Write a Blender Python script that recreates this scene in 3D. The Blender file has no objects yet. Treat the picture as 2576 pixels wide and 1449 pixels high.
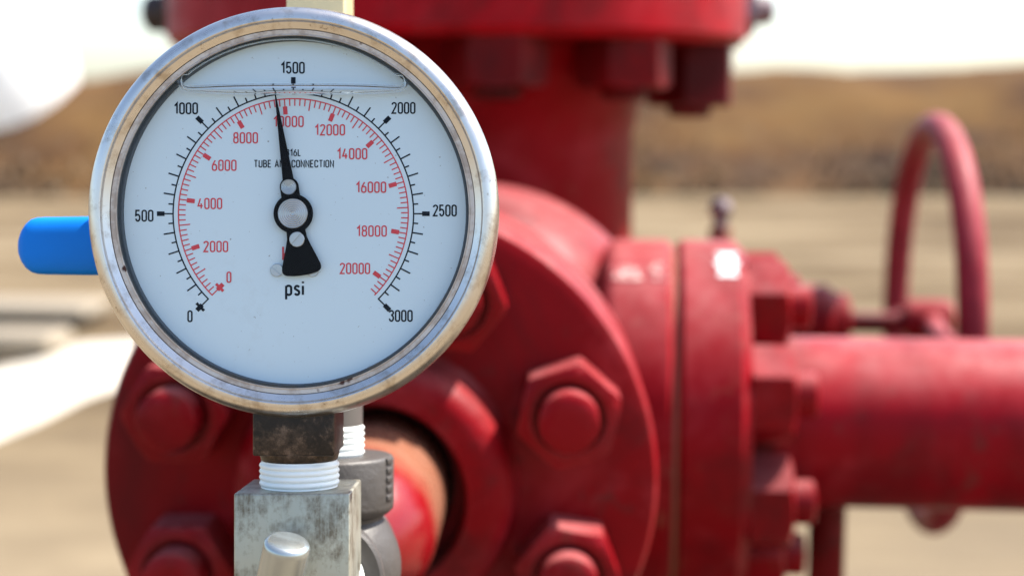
import bpy, bmesh, math, random
from mathutils import Matrix, Vector
R = math.radians
SC = bpy.context.scene
COL = SC.collection
PI = math.pi

# ------------------------------------------------------------------ camera, sky, sun, exposure
EYE = 1.30                      # camera height above the ground
PITCH = R(7.0)                  # looking slightly down
FPX = 2576 * 50 / 36            # focal length in pixels of a 2576 px wide picture
cam = bpy.data.cameras.new("camera"); cam.lens = 50; cam.sensor_width = 36; cam.sensor_fit = 'HORIZONTAL'
cam.clip_start = 0.02; cam.clip_end = 2000
camo = bpy.data.objects.new("camera", cam); COL.objects.link(camo)
camo.location = (0, 0, EYE); camo.rotation_euler = (R(90) - PITCH, 0, 0)
cam.dof.use_dof = True; cam.dof.focus_distance = 0.383; cam.dof.aperture_fstop = 7.6
SC.camera = camo
SUN_AZ, SUN_EL = R(71), R(55)   # azimuth from +Y towards +X
world = bpy.data.worlds.new("World"); SC.world = world; world.use_nodes = True
wn = world.node_tree
for n in list(wn.nodes): wn.nodes.remove(n)
sky = wn.nodes.new('ShaderNodeTexSky'); sky.sky_type = 'NISHITA'; sky.sun_disc = False
sky.sun_elevation = SUN_EL; sky.sun_rotation = SUN_AZ; sky.dust_density = 1.8; sky.air_density = 1.0
bg = wn.nodes.new('ShaderNodeBackground'); bg.inputs[1].default_value = 0.125
wo = wn.nodes.new('ShaderNodeOutputWorld')
wn.links.new(sky.outputs[0], bg.inputs[0]); wn.links.new(bg.outputs[0], wo.inputs[0])
sl = bpy.data.lights.new("sun", 'SUN'); sl.energy = 5.0; sl.angle = R(0.53); sl.color = (1, .95, .87)
so = bpy.data.objects.new("sun", sl); COL.objects.link(so)
sd = Vector((math.sin(SUN_AZ) * math.cos(SUN_EL), math.cos(SUN_AZ) * math.cos(SUN_EL), math.sin(SUN_EL)))
so.rotation_euler = sd.to_track_quat('Z', 'Y').to_euler(); so.location = (3, 4, 8)
SC.view_settings.view_transform = 'Standard'; SC.view_settings.look = 'None'
SC.view_settings.gamma = 1; SC.view_settings.exposure = 1.36
SC.cycles.use_denoising = True
SC.cycles.max_bounces = 10; SC.cycles.transparent_max_bounces = 12

# ------------------------------------------------------------------ frames
RIGHT = Vector((1, 0, 0)); FWD = Vector((0, math.cos(PITCH), -math.sin(PITCH))); UP = Vector((0, math.sin(PITCH), math.cos(PITCH)))
S = 0.379 / FPX                 # metres per picture pixel at the gauge

def at(px, py, d):              # the point seen at (px, py) of the 2576 px photograph, d metres in front of the lens
    return Vector((0, 0, EYE)) + FWD * d + RIGHT * ((px - 1288) / FPX * d) + UP * ((724 - py) / FPX * d)

def on_ground(px, py):
    v = FWD + RIGHT * ((px - 1288) / FPX) + UP * ((724 - py) / FPX)
    t = -EYE / v.z
    return Vector((0, 0, EYE)) + v * t

def gx(px, y): return (px - 1288) * (1 + y / FPX) + 555
def gz(py, y): return (724 - py) * (1 + y / FPX) - 192.5

def frame(loc, yaw=0.0): return Matrix.Translation(loc) @ Matrix.Rotation(yaw, 4, 'Z')
_g = at(733, 531.5, 0.379)
GM = Matrix(((RIGHT.x, FWD.x, UP.x, _g.x), (RIGHT.y, FWD.y, UP.y, _g.y), (RIGHT.z, FWD.z, UP.z, _g.z), (0, 0, 0, 1)))

# ------------------------------------------------------------------ mesh builder
class MB:
    def __init__(s): s.v = []; s.f = []
    def add(s, verts, faces, M=None):
        o = len(s.v)
        s.v += [tuple(M @ Vector(p)) if M else tuple(p) for p in verts]
        s.f += [tuple(i + o for i in f) for f in faces]
        return s
    def revolve(s, prof, axis='Y', n=64, M=None, a0=0.0, a1=2 * PI, caps=False):
        full = abs(a1 - a0 - 2 * PI) < 1e-6
        m = n if full else n + 1
        vs = []
        for r, h in prof:
            for i in range(m):
                t = a0 + (a1 - a0) * i / n
                c, d = r * math.cos(t), r * math.sin(t)
                vs.append({'Y': (c, h, d), 'Z': (c, d, h), 'X': (h, c, d)}[axis])
        fs = []
        for k in range(len(prof) - 1):
            for i in range(n):
                j = (i + 1) % m
                fs.append((k * m + i, k * m + j, (k + 1) * m + j, (k + 1) * m + i))
        if full and caps:
            for k in (0, len(prof) - 1):
                if prof[k][0] > 1e-7: fs.append(tuple(k * m + i for i in range(m)))
        return s.add(vs, fs, M)
    def cyl(s, r, h0, h1, axis='Y', n=48, ch=0.0, M=None):
        if ch: return s.revolve([(r - ch, h0), (r, h0 + ch), (r, h1 - ch), (r - ch, h1)], axis, n, M, caps=True)
        return s.revolve([(r, h0), (r, h1)], axis, n, M, caps=True)
    def box(s, x0, x1, y0, y1, z0, z1, b=0.0, M=None):
        if not b:
            v = [(x, y, z) for x in (x0, x1) for y in (y0, y1) for z in (z0, z1)]
            f = [(0, 1, 3, 2), (4, 6, 7, 5), (0, 4, 5, 1), (2, 3, 7, 6), (0, 2, 6, 4), (1, 5, 7, 3)]
            return s.add(v, f, M)
        bm = bmesh.new(); bmesh.ops.create_cube(bm, size=1)
        for v in bm.verts:
            v.co = ((x0 + x1) / 2 + v.co.x * (x1 - x0), (y0 + y1) / 2 + v.co.y * (y1 - y0), (z0 + z1) / 2 + v.co.z * (z1 - z0))
        bmesh.ops.bevel(bm, geom=list(bm.edges), offset=b, segments=3, profile=.5, affect='EDGES')
        bm.verts.index_update()
        s.add([v.co[:] for v in bm.verts], [[v.index for v in f.verts] for f in bm.faces], M); bm.free()
        return s
    def nut(s, af, h0, h1, axis='Y', rot=0.0, M=None, bore=0.0):
        # hexagon with chamfered ends; h1 is the visible end
        sg = 1 if h1 > h0 else -1
        N = 72; rr = af / 2; vs = []; pr = []
        for i in range(N):
            t = 2 * PI * i / N
            a = (t % (PI / 3)) - PI / 6
            rad = min(rr / math.cos(a), rr * 1.135)
            pr.append((t + rot, rad, max(0, rad - rr * .955) * .62))
        def pt(t, r, h):
            c, d = r * math.cos(t), r * math.sin(t)
            return {'Y': (c, h, d), 'Z': (c, d, h), 'X': (h, c, d)}[axis]
        rings = [[pt(t, r, h0) for t, r, c in pr], [pt(t, r, h1 - sg * c) for t, r, c in pr],
                 [pt(t, rr * .945, h1) for t, r, c in pr]]
        if bore: rings += [[pt(t, bore, h1) for t, r, c in pr], [pt(t, bore, h1 - sg * af * .12) for t, r, c in pr]]
        fs = []
        for k in range(len(rings) - 1):
            for i in range(N):
                j = (i + 1) % N
                fs.append((k * N + i, k * N + j, (k + 1) * N + j, (k + 1) * N + i))
        fs.append(tuple(range(N))); fs.append(tuple((len(rings) - 1) * N + i for i in range(N)))
        return s.add([p for r in rings for p in r], fs, M)
    def tube(s, path, rad, n=16, closed=False, M=None, cap=True):
        P = [Vector(p) for p in path]; m = len(P)
        rads = rad if isinstance(rad, (list, tuple)) else [rad] * m
        vs = []; up = None
        for i in range(m):
            a = P[(i - 1) % m] if closed or i else P[0]
            b = P[(i + 1) % m] if closed or i < m - 1 else P[-1]
            t = (b - a).normalized()
            if up is None: up = Vector((0, 0, 1)) if abs(t.z) < .9 else Vector((1, 0, 0))
            u = (up - t * up.dot(t)).normalized(); w = t.cross(u); up = u
            for k in range(n):
                q = 2 * PI * k / n
                vs.append(P[i] + (u * math.cos(q) + w * math.sin(q)) * rads[i])
        fs = []
        for i in range(m if closed else m - 1):
            for k in range(n):
                l = (k + 1) % n; j = (i + 1) % m
                fs.append((i * n + k, i * n + l, j * n + l, j * n + k))
        if cap and not closed: fs += [tuple(range(n)), tuple((m - 1) * n + k for k in range(n))]
        return s.add(vs, fs, M)
    def prism(s, poly, y0, y1, M=None):       # polygon in x,z extruded along y
        n = len(poly)
        vs = [(x, y0, z) for x, z in poly] + [(x, y1, z) for x, z in poly]
        fs = [tuple(range(n)), tuple(range(n, 2 * n))] + [(i, (i + 1) % n, n + (i + 1) % n, n + i) for i in range(n)]
        return s.add(vs, fs, M)
    def build(s, name, mat, parent=None, k=1.0, smooth=30, normals=True):
        me = bpy.data.meshes.new(name)
        me.from_pydata([(x * k, y * k, z * k) for x, y, z in s.v], [], s.f)
        if normals:
            bm = bmesh.new(); bm.from_mesh(me); bmesh.ops.recalc_face_normals(bm, faces=bm.faces); bm.to_mesh(me); bm.free()
        me.polygons.foreach_set('use_smooth', [bool(smooth)] * len(me.polygons))
        if smooth: me.set_sharp_from_angle(angle=R(smooth))
        me.materials.append(mat)
        o = bpy.data.objects.new(name, me); COL.objects.link(o)
        if parent: o.parent = parent
        return o

def thing(name, label, cat, M, group=None):
    o = bpy.data.objects.new(name, None); COL.objects.link(o)
    o.empty_display_size = .02; o.matrix_world = M
    o['label'] = label; o['category'] = cat
    if group: o['group'] = group
    return o
def tag(o, label=None, cat=None, kind=None, group=None):
    for k, v in (('label', label), ('category', cat), ('kind', kind), ('group', group)):
        if v: o[k] = v
    return o

# ------------------------------------------------------------------ materials
class NT:
    def __init__(s, name):
        s.m = bpy.data.materials.new(name); s.m.use_nodes = True; s.t = s.m.node_tree
        s.b = s.t.nodes['Principled BSDF']; s.out = s.t.nodes['Material Output']
        s.tc = s.t.nodes.new('ShaderNodeTexCoord').outputs['Object']
    def n(s, ty, **kw):
        o = s.t.nodes.new('ShaderNode' + ty)
        for k, v in kw.items(): setattr(o, k, v)
        return o
    def L(s, a, b): s.t.links.new(a, b)
    def mapping(s, scale=(1, 1, 1), loc=(0, 0, 0)):
        m = s.n('Mapping'); s.L(s.tc, m.inputs[0]); m.inputs['Scale'].default_value = scale; m.inputs['Location'].default_value = loc
        return m.outputs[0]
    def noise(s, scale, detail=4, rough=.55, vec=None, dist=0):
        o = s.n('TexNoise'); s.L(vec or s.tc, o.inputs['Vector'])
        o.inputs['Scale'].default_value = scale; o.inputs['Detail'].default_value = detail
        o.inputs['Roughness'].default_value = rough; o.inputs['Distortion'].default_value = dist
        return o.outputs[0]
    def ramp(s, fac, stops):
        o = s.n('ValToRGB'); s.L(fac, o.inputs[0]); e = o.color_ramp.elements
        while len(e) < len(stops): e.new(.5)
        for i, (p, c) in enumerate(stops):
            e[i].position = p; e[i].color = (*c, 1) if isinstance(c, tuple) else (c, c, c, 1)
        return o.outputs[0]
    def mix(s, fac, a, b, mode='MIX'):
        o = s.n('Mix', data_type='RGBA', blend_type=mode)
        if isinstance(fac, (int, float)): o.inputs[0].default_value = fac
        else: s.L(fac, o.inputs[0])
        for v, i in ((a, 6), (b, 7)):
            if isinstance(v, tuple): o.inputs[i].default_value = (*v, 1)
            else: s.L(v, o.inputs[i])
        return o.outputs[2]
    def math(s, op, a, b=None):
        o = s.n('Math', operation=op)
        for v, i in ((a, 0), (b, 1)):
            if v is None: continue
            if isinstance(v, (int, float)): o.inputs[i].default_value = v
            else: s.L(v, o.inputs[i])
        return o.outputs[0]
    def bump(s, h, strength=.2, dist=.001):
        o = s.n('Bump'); o.inputs['Strength'].default_value = strength; o.inputs['Distance'].default_value = dist
        s.L(h, o.inputs['Height']); s.L(o.outputs[0], s.b.inputs['Normal'])
    def set(s, **kw):
        for k, v in kw.items():
            i = s.b.inputs[k.replace('_', ' ')]
            if hasattr(v, 'is_output'): s.L(v, i)
            elif isinstance(v, tuple): i.default_value = (*v, 1)
            else: i.default_value = v
        return s

def plain(name, col, rough=.5, metal=0.0, var=.15, scale=60, coat=0.0):
    n = NT(name); f = n.noise(scale, 5)
    n.set(Base_Color=n.mix(f, tuple(c * (1 - var) for c in col), tuple(min(1, c * (1 + var)) for c in col)),
          Roughness=n.ramp(f, [(.2, rough * .85), (.8, min(1, rough * 1.15))]), Metallic=metal, Coat_Weight=coat)
    return n.m

def red_paint(name, a, b, dirt, amount, rough=.42, bands=False):
    n = NT(name)
    f = n.noise(9, 5, .6); f2 = n.noise(55, 6, .65); f3 = n.noise(320, 3)
    col = n.mix(n.ramp(f, [(.3, 0.0), (.72, 1.0)]), a, b)
    d = n.ramp(f2, [(amount, 0.0), (amount + .14, 1.0)])
    col = n.mix(n.math('MULTIPLY', d, .75), col, dirt)
    big = n.ramp(n.noise(5.5, 6, .7, dist=1.2), [(.48, 0.0), (.64, .68)])
    if bands:
        bd = n.noise(1, 3, .5, n.mapping((26, 1.6, 1.6)))
        col = n.mix(n.ramp(bd, [(.42, 0.0), (.62, .50)]), col, tuple(c * .55 + .004 for c in a))
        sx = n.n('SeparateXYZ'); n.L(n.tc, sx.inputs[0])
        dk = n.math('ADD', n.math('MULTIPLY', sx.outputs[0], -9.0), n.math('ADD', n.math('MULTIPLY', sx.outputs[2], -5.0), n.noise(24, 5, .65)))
        col = n.mix(n.ramp(dk, [(-.55, 0.0), (.05, .8)]), col, (.045, .014, .011))   # darker brown towards the flange and the underside
    fade = n.ramp(n.noise(15, 6, .68, n.mapping((1, 1, 1), (.31, .17, .53)), .8), [(.50, 0.0), (.68, .42)])
    col = n.mix(fade, col, (.34, .040, .048))                                    # chalky faded patches
    col = n.mix(big, col, tuple(c * .42 + .006 for c in a))                       # old grime stains
    geo = n.n('NewGeometry'); sep = n.n('SeparateXYZ'); n.L(geo.outputs['Normal'], sep.inputs[0])
    up = n.ramp(sep.outputs[2], [(.35, 0.0), (.95, 1.0)])
    lit_dust = n.math('MULTIPLY', n.math('MULTIPLY', up, n.ramp(f2, [(.30, .25), (.65, 1.0)])), .36)
    col = n.mix(lit_dust, col, (.44, .22, .21))                                      # dust on top faces, with the sunlit pink painted in
    bev = n.n('Bevel', samples=4); bev.inputs[0].default_value = .0028
    dt = n.n('VectorMath', operation='DOT_PRODUCT'); n.L(bev.outputs[0], dt.inputs[0]); n.L(geo.outputs['Normal'], dt.inputs[1])
    edge = n.ramp(n.math('SUBTRACT', 1.0, dt.outputs['Value']), [(.02, 0.0), (.16, 1.0)])
    edge = n.math('MULTIPLY', edge, n.ramp(f2, [(.38, .10), (.60, .62)]))
    col = n.mix(edge, col, (.34, .045, .045))                                     # rubbed edges
    n.set(Base_Color=col, Roughness=n.ramp(f2, [(.25, rough * .8), (.75, min(.9, rough * 1.35))]), Specular_IOR_Level=.085)
    n.bump(n.math('ADD', f2, n.math('MULTIPLY', f3, .35)), .22, .0012)
    return n.m
M_RED = red_paint('red_paint', (.150, .0010, .0030), (.235, .0022, .0065), (.075, .02, .017), .58)
M_RED_B = red_paint('red_paint_worn', (.175, .0014, .004), (.25, .003, .008), (.20, .075, .045), .60, .38)
M_RED_N = red_paint('red_paint_nuts', (.175, .002, .005), (.25, .005, .009), (.10, .03, .02), .60, .27)
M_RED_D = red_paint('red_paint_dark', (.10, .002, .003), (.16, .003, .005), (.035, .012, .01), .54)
M_REDBRIGHT = red_paint('red_paint_bright', (.26, .0016, .006), (.36, .0030, .010), (.14, .03, .025), .60)
M_FADED = red_paint('red_paint_faded', (.21, .016, .024), (.30, .045, .058), (.12, .04, .03), .60, .45)
M_RED_SHADE = red_paint('red_paint_shade', (.055, .0012, .002), (.10, .002, .003), (.02, .009, .008), .52)  # darker copy with the deep shade under the top flange painted in
def plug_mat():
    n = NT('plug_paint'); sep = n.n('SeparateXYZ'); n.L(n.tc, sep.inputs[0])
    f = n.noise(38, 4, .55); g = n.noise(160, 5)
    red = n.mix(f, (.15, .0012, .003), (.23, .003, .006))
    k = n.math('ADD', n.math('MULTIPLY', sep.outputs[1], 26), n.math('MULTIPLY', f, 1.1))
    worn = n.mix(g, (.29, .105, .055), (.24, .13, .085))
    n.set(Base_Color=n.mix(n.ramp(n.math('ADD', k, 1.85), [(.35, 0.0), (.95, .9)]), red, worn), Roughness=n.ramp(g, [(.3, .20), (.7, .34)]), Specular_IOR_Level=.5)
    return n.m
M_PLUG = plug_mat()
M_DARK = plain('dark_bolt', (.035, .018, .014), .55, 0, .3)
M_GREYBOLT = plain('grey_bolt', (.22, .17, .17), .45, .5)
M_RUST = plain('rusty_gap', (.26, .085, .05), .8, 0, .35, 200)

def steel():
    n = NT('stainless_steel')
    sep = n.n('SeparateXYZ'); n.L(n.tc, sep.inputs[0])
    rad = n.math('SQRT', n.math('ADD', n.math('POWER', sep.outputs[0], 2), n.math('POWER', sep.outputs[2], 2)))
    comb = n.n('CombineXYZ'); n.L(rad, comb.inputs[0]); n.L(sep.outputs[1], comb.inputs[1])
    fine = n.noise(5200, 3, .6, comb.outputs[0])
    f = n.noise(70, 6, .6); sp = n.noise(520, 3, .5)
    spot = n.ramp(sp, [(.70, 0.0), (.745, 1.0)])
    col = n.mix(f, (.60, .57, .53), (.72, .69, .645))
    film = n.ramp(n.noise(130, 7, .72), [(.50, 0.0), (.64, .6)])
    col = n.mix(film, col, (.34, .27, .20))
    col = n.mix(n.math('MULTIPLY', spot, .55), col, (.16, .11, .07))
    ang = n.ramp(f, [(.3, .18), (.7, .31)])
    n.set(Base_Color=col, Metallic=1.0, Roughness=n.math('ADD', ang, n.math('MULTIPLY', fine, .10)))
    n.bump(fine, .10, .00015)
    return n.m
M_STEEL = steel()
def dirty_steel():
    n = NT('dirty_steel_ring')
    f = n.noise(260, 6, .7); g = n.noise(48, 3)
    big = n.noise(210, 2, .4)
    d = n.ramp(n.math('MULTIPLY', f, n.math('ADD', g, .5)), [(.44, 0.0), (.60, 1.0)])
    spot = n.ramp(big, [(.69, 0.0), (.73, 1.0)])
    col = n.mix(n.math('MULTIPLY', d, .55), (.56, .50, .45), (.26, .19, .14))
    col = n.mix(spot, col, (.07, .03, .025))
    n.set(Base_Color=col, Metallic=n.math('SUBTRACT', .75, n.math('MULTIPLY', d, .5)), Roughness=.42)
    n.bump(f, .4, .0004)
    return n.m
M_RING = dirty_steel()
def dial_mat():
    n = NT('white_dial')
    sp = n.noise(900, 2, .5); sm = n.noise(210, 5, .7); w = n.noise(30, 3)
    dot = n.ramp(sp, [(.745, 0.0), (.77, 1.0)])
    smudge = n.ramp(n.math('MULTIPLY', sm, w), [(.36, 0.0), (.46, 1.0)])
    col = n.mix(w, (.58, .70, .765), (.62, .735, .795))
    col = n.mix(n.math('MULTIPLY', smudge, .10), col, (.42, .45, .46))
    col = n.mix(n.math('MULTIPLY', dot, .7), col, (.18, .17, .16))
    n.set(Base_Color=col, Roughness=.45, Specular_IOR_Level=.3)
    return n.m
M_DIAL = dial_mat()
M_INK = plain('black_ink', (.006, .010, .017), .6, 0, .5, 900)
M_INKR = plain('red_ink', (.60, .035, .05), .45, 0, .25, 900)
M_NEEDLE = plain('black_needle', (.004, .004, .005), .55, 0, .5, 700)
def turned():
    n = NT('turned_aluminium')
    f = n.noise(500, 4)
    n.set(Base_Color=n.mix(f, (.34, .35, .36), (.52, .53, .54)), Metallic=1.0, Roughness=n.ramp(f, [(.3, .25), (.7, .45)]))
    return n.m
M_INK.node_tree.nodes['Principled BSDF'].inputs['Specular IOR Level'].default_value = .1
M_NEEDLE.node_tree.nodes['Principled BSDF'].inputs['Specular IOR Level'].default_value = .06
M_ALU = turned()
def window_mat():
    # thin pane: clear with a faint reflection, dust gathered along its rim, mostly at the bottom
    n = NT('gauge_glass')
    tr = n.n('BsdfTransparent'); tr.inputs[0].default_value = (.955, .975, .985, 1)
    gl = n.n('BsdfGlossy'); gl.inputs['Roughness'].default_value = .06
    fr = n.n('Fresnel'); fr.inputs[0].default_value = 1.5
    m1 = n.n('MixShader'); n.L(n.math('MULTIPLY', fr.outputs[0], .14), m1.inputs[0]); n.L(tr.outputs[0], m1.inputs[1]); n.L(gl.outputs[0], m1.inputs[2])
    sep = n.n('SeparateXYZ'); n.L(n.tc, sep.inputs[0])
    rad = n.math('SQRT', n.math('ADD', n.math('POWER', sep.outputs[0], 2), n.math('POWER', sep.outputs[2], 2)))
    low = n.ramp(n.math('MULTIPLY', sep.outputs[2], -1 / (446 * S)), [(0.0, .15), (.95, 1.0)])
    fz = n.noise(650, 6, .75); fl = n.noise(90, 3)
    band = n.math('DIVIDE', n.math('SUBTRACT', rad, 416 * S), 30 * S)
    d = n.math('ADD', n.math('SUBTRACT', band, .98), n.math('ADD', n.math('MULTIPLY', fz, .75), n.math('MULTIPLY', fl, .5)))
    d = n.math('MULTIPLY', n.ramp(d, [(.35, 0.0), (.85, 1.0)]), low)
    spec = n.ramp(n.noise(1500, 2), [(.76, 0.0), (.79, .5)])
    d = n.math('MINIMUM', n.math('ADD', d, spec), .85)
    df = n.n('BsdfDiffuse'); df.inputs[0].default_value = (.12, .10, .065, 1)
    m2 = n.n('MixShader'); n.L(d, m2.inputs[0]); n.L(m1.outputs[0], m2.inputs[1]); n.L(df.outputs[0], m2.inputs[2])
    n.L(m2.outputs[0], n.out.inputs[0])
    return n.m
M_GLASS = window_mat()
def fluid_mat():
    n = NT('gauge_fluid')
    n.set(Base_Color=(.96, .985, 1), Roughness=0.0, IOR=1.40, Transmission_Weight=1.0)
    return n.m
M_FLUID = fluid_mat()
def tape():
    n = NT('thread_tape'); f = n.noise(180, 5, .6)
    c = n.mix(n.ramp(f, [(.62, 0.0), (.75, 1.0)]), (.85, .88, .85), (.55, .72, .66))
    n.set(Base_Color=c, Roughness=.38, Subsurface_Weight=.15)
    n.b.inputs['Subsurface Radius'].default_value = (.001, .001, .001)
    n.bump(n.noise(600, 3), .15, .0004)
    return n.m
M_TAPE = tape()
def stained():
    n = NT('stained_brown_steel'); f = n.noise(260, 9, .76); g = n.noise(75, 6, .7)
    col = n.ramp(f, [(.38, (.022, .017, .014)), (.52, (.060, .042, .031)), (.62, (.13, .092, .07)), (.76, (.24, .18, .14))])
    col = n.mix(n.ramp(g, [(.47, 0.0), (.53, .85)]), col, (.018, .015, .013))
    n.set(Base_Color=col, Metallic=.65, Roughness=.40)
    n.bump(f, .25, .0004)
    return n.m
M_STAIN = stained()
def zinc():
    n = NT('zinc_plated_steel')
    streak = n.noise(1, 6, .7, n.mapping((900, 900, 45)))
    blot = n.noise(1, 8, .74, n.mapping((120, 120, 88))); big = n.noise(28, 3)
    col = n.mix(n.ramp(big, [(.35, 0.0), (.65, 1.0)]), (.45, .43, .345), (.36, .375, .325))
    st = n.math('MULTIPLY', n.ramp(blot, [(.46, 0.0), (.62, 1.0)]), n.ramp(streak, [(.38, .5), (.56, 1.0)]))
    col = n.mix(n.math('MULTIPLY', st, .9), col, (.12, .09, .055))
    n.set(Base_Color=col, Metallic=.60, Roughness=n.ramp(streak, [(.3, .30), (.7, .46)]))
    n.bump(streak, .10, .0003)
    return n.m
M_ZINC = zinc()
M_HANDLE = plain('polished_zinc', (.42, .45, .44), .22, .8, .12, 160)
def cast():
    n = NT('grey_cast_iron'); f = n.noise(240, 6, .65); g = n.noise(60, 3)
    n.set(Base_Color=n.mix(g, (.036, .031, .028), (.075, .066, .060)), Metallic=.05, Roughness=.5)
    n.bump(f, .5, .0008)
    return n.m
M_CAST = cast()
M_BLUE = plain('blue_vinyl', (.0, .180, .68), .5, 0, .14, 60)
M_BLUE.node_tree.nodes['Principled BSDF'].inputs['Specular IOR Level'].default_value = .22
M_BRASS = plain('brass', (.74, .58, .32), .40, .6, .15, 140)
M_WHITE = plain('white_paint', (.80, .80, .78), .5, 0, .06, 3)
def poly():
    n = NT('translucent_white_plastic'); d = n.n('BsdfDiffuse'); d.inputs[0].default_value = (.88, .89, .88, 1)
    t = n.n('BsdfTranslucent'); t.inputs[0].default_value = (.90, .90, .88, 1)
    mx = n.n('MixShader'); mx.inputs[0].default_value = .5; n.L(d.outputs[0], mx.inputs[1]); n.L(t.outputs[0], mx.inputs[2]); n.L(mx.outputs[0], n.out.inputs[0])
    return n.m
M_POLY = poly()
M_PALE = plain('pale_concrete', (.235, .195, .14), .85, 0, .12, 8)
M_LINER = plain('white_liner', (.50, .45, .37), .6, 0, .5, 2.2)
def mottled(name, lo, hi, col):
    n = NT(name); f = n.noise(210, 5, .7)
    n.set(Base_Color=n.mix(n.ramp(f, [(lo, 0.0), (hi, 1.0)]), (.25, .02, .025), col), Roughness=.5)
    return n.m
M_PATCH_WHITE = mottled('white_patch', .36, .46, (.74, .72, .70))
M_PATCH_DULL = mottled('dull_patch', .46, .66, (.60, .46, .40))

def ground_mat(name, cols, scale, stretch, near_well=False, lo=.40, hi=.62):
    n = NT(name)
    v = n.mapping(stretch)
    a = n.noise(scale, 6, .6, v); b = n.noise(scale * 9, 5, .65, v); c = n.noise(38, 4)
    col = n.ramp(a, [(lo, cols[0]), (.50, cols[1]), (hi, cols[2])])
    col = n.mix(n.math('MULTIPLY', n.ramp(b, [(.45, 0.0), (.65, 1.0)]), .45), col, cols[3])
    if near_well:
        yy = n.n('SeparateXYZ'); n.L(n.tc, yy.inputs[0])
        near = n.ramp(n.math('ADD', n.math('MULTIPLY', yy.outputs[1], .1), n.math('MULTIPLY', a, .8)), [(.70, 1.0), (1.25, 0.0)])
        col = n.mix(n.math('MULTIPLY', near, .42), col, (.25, .205, .145))             # paler crushed sand nearer the well
        sep = n.n('SeparateXYZ'); n.L(n.tc, sep.inputs[0])
        d = n.math('SQRT', n.math('ADD', n.math('POWER', sep.outputs[0], 2), n.math('POWER', n.math('SUBTRACT', sep.outputs[1], 1.15), 2)))
        d = n.math('ADD', d, n.math('MULTIPLY', n.math('SUBTRACT', n.noise(1.6, 5), .5), 1.1))
        col = n.mix(n.ramp(n.math('DIVIDE', d, 2.0), [(.62, 1.0), (.74, 0.0)]), col, (.030, .025, .02))   # unseen dark patch added to cut ground bounce onto the reds
    n.set(Base_Color=col, Roughness=.95, Specular_IOR_Level=.1)
    n.bump(n.math('ADD', b, n.math('MULTIPLY', c, .3)), .5, .04)
    return n.m
M_GROUND = ground_mat('sandy_ground', ((.075, .050, .026), (.140, .102, .058), (.205, .158, .098), (.078, .054, .030)), .9, (.30, 1, 1), True)
M_BANK = ground_mat('earth_bank_soil', ((.042, .024, .017), (.083, .041, .017), (.130, .070, .025), (.11, .072, .036)), .26, (1, 1.6, 2.2))
M_BRUSH = plain('dry_brush', (.115, .078, .042), .9, 0, .25, .6)

# ------------------------------------------------------------------ setting: ground, bank
g = MB(); N = 60
def sheet(x0, x1, y0, y1, nx, ny, zf):
    m = MB(); vs = [(x0 + (x1 - x0) * i / nx, y0 + (y1 - y0) * j / ny) for j in range(ny + 1) for i in range(nx + 1)]
    m.add([(x, y, zf(x, y)) for x, y in vs], [(j * (nx + 1) + i, j * (nx + 1) + i + 1, (j + 1) * (nx + 1) + i + 1, (j + 1) * (nx + 1) + i)
                                              for j in range(ny) for i in range(nx)])
    return m
tag(sheet(-500, 500, -500, 900, 8, 8, lambda x, y: 0.0).build('ground', M_GROUND), kind='structure')
rnd = random.Random(7)
WAVE = [(rnd.uniform(.2, 1.6), rnd.uniform(0, 6), rnd.uniform(.02, .07)) for _ in range(9)]
def bank_z(x, y):
    wob = 1.5 * sum(a * math.sin(f * x + p) for f, p, a in WAVE) + .03 * math.sin(5.1 * x) * math.sin(1.7 * x)
    base = 22.0 + .35 * math.sin(x * .35) + .4 * wob
    t = max(-.1, min(1, (y - base) / 4.6)); t = t * t * (3 - 2 * t) if t > 0 else t * .6
    h = 2.17 + wob * .8 - .30 * max(0, min(1, (-5.6 - x) / 1.5))
    return h * t - .04 + .05 * math.sin(2.1 * x + 1.3 * y) * max(0, t)
tag(sheet(-70, 70, 20, 60, 280, 90, bank_z).build('earth_bank', M_BANK, smooth=80), kind='structure')
rnd = random.Random(3)
m = MB()
for i in range(9000):
    x = rnd.uniform(-14, 16); y = 22.1 + abs(rnd.gauss(0, .85)) + .35 * math.sin(x * .35)
    dens = .55 + .45 * math.sin(x * .9 + 1) * math.sin(x * .37)
    if rnd.random() > dens: continue
    z = max(0, bank_z(x, y)); h = rnd.uniform(.04, .16); a = rnd.uniform(0, PI); w = rnd.uniform(.03, .09)
    dx, dy = w * math.cos(a), w * math.sin(a); lx, ly = rnd.uniform(-.12, .12), rnd.uniform(-.12, .12)
    m.add([(x - dx, y - dy, z - .02), (x + dx, y + dy, z - .02), (x + lx, y + ly, z + h)], [(0, 1, 2)])
tag(m.build('dry_brush', M_BRUSH, smooth=0, normals=False), 'dark strip of dry brush along the foot of the earth bank', 'brush', 'stuff')

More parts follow.
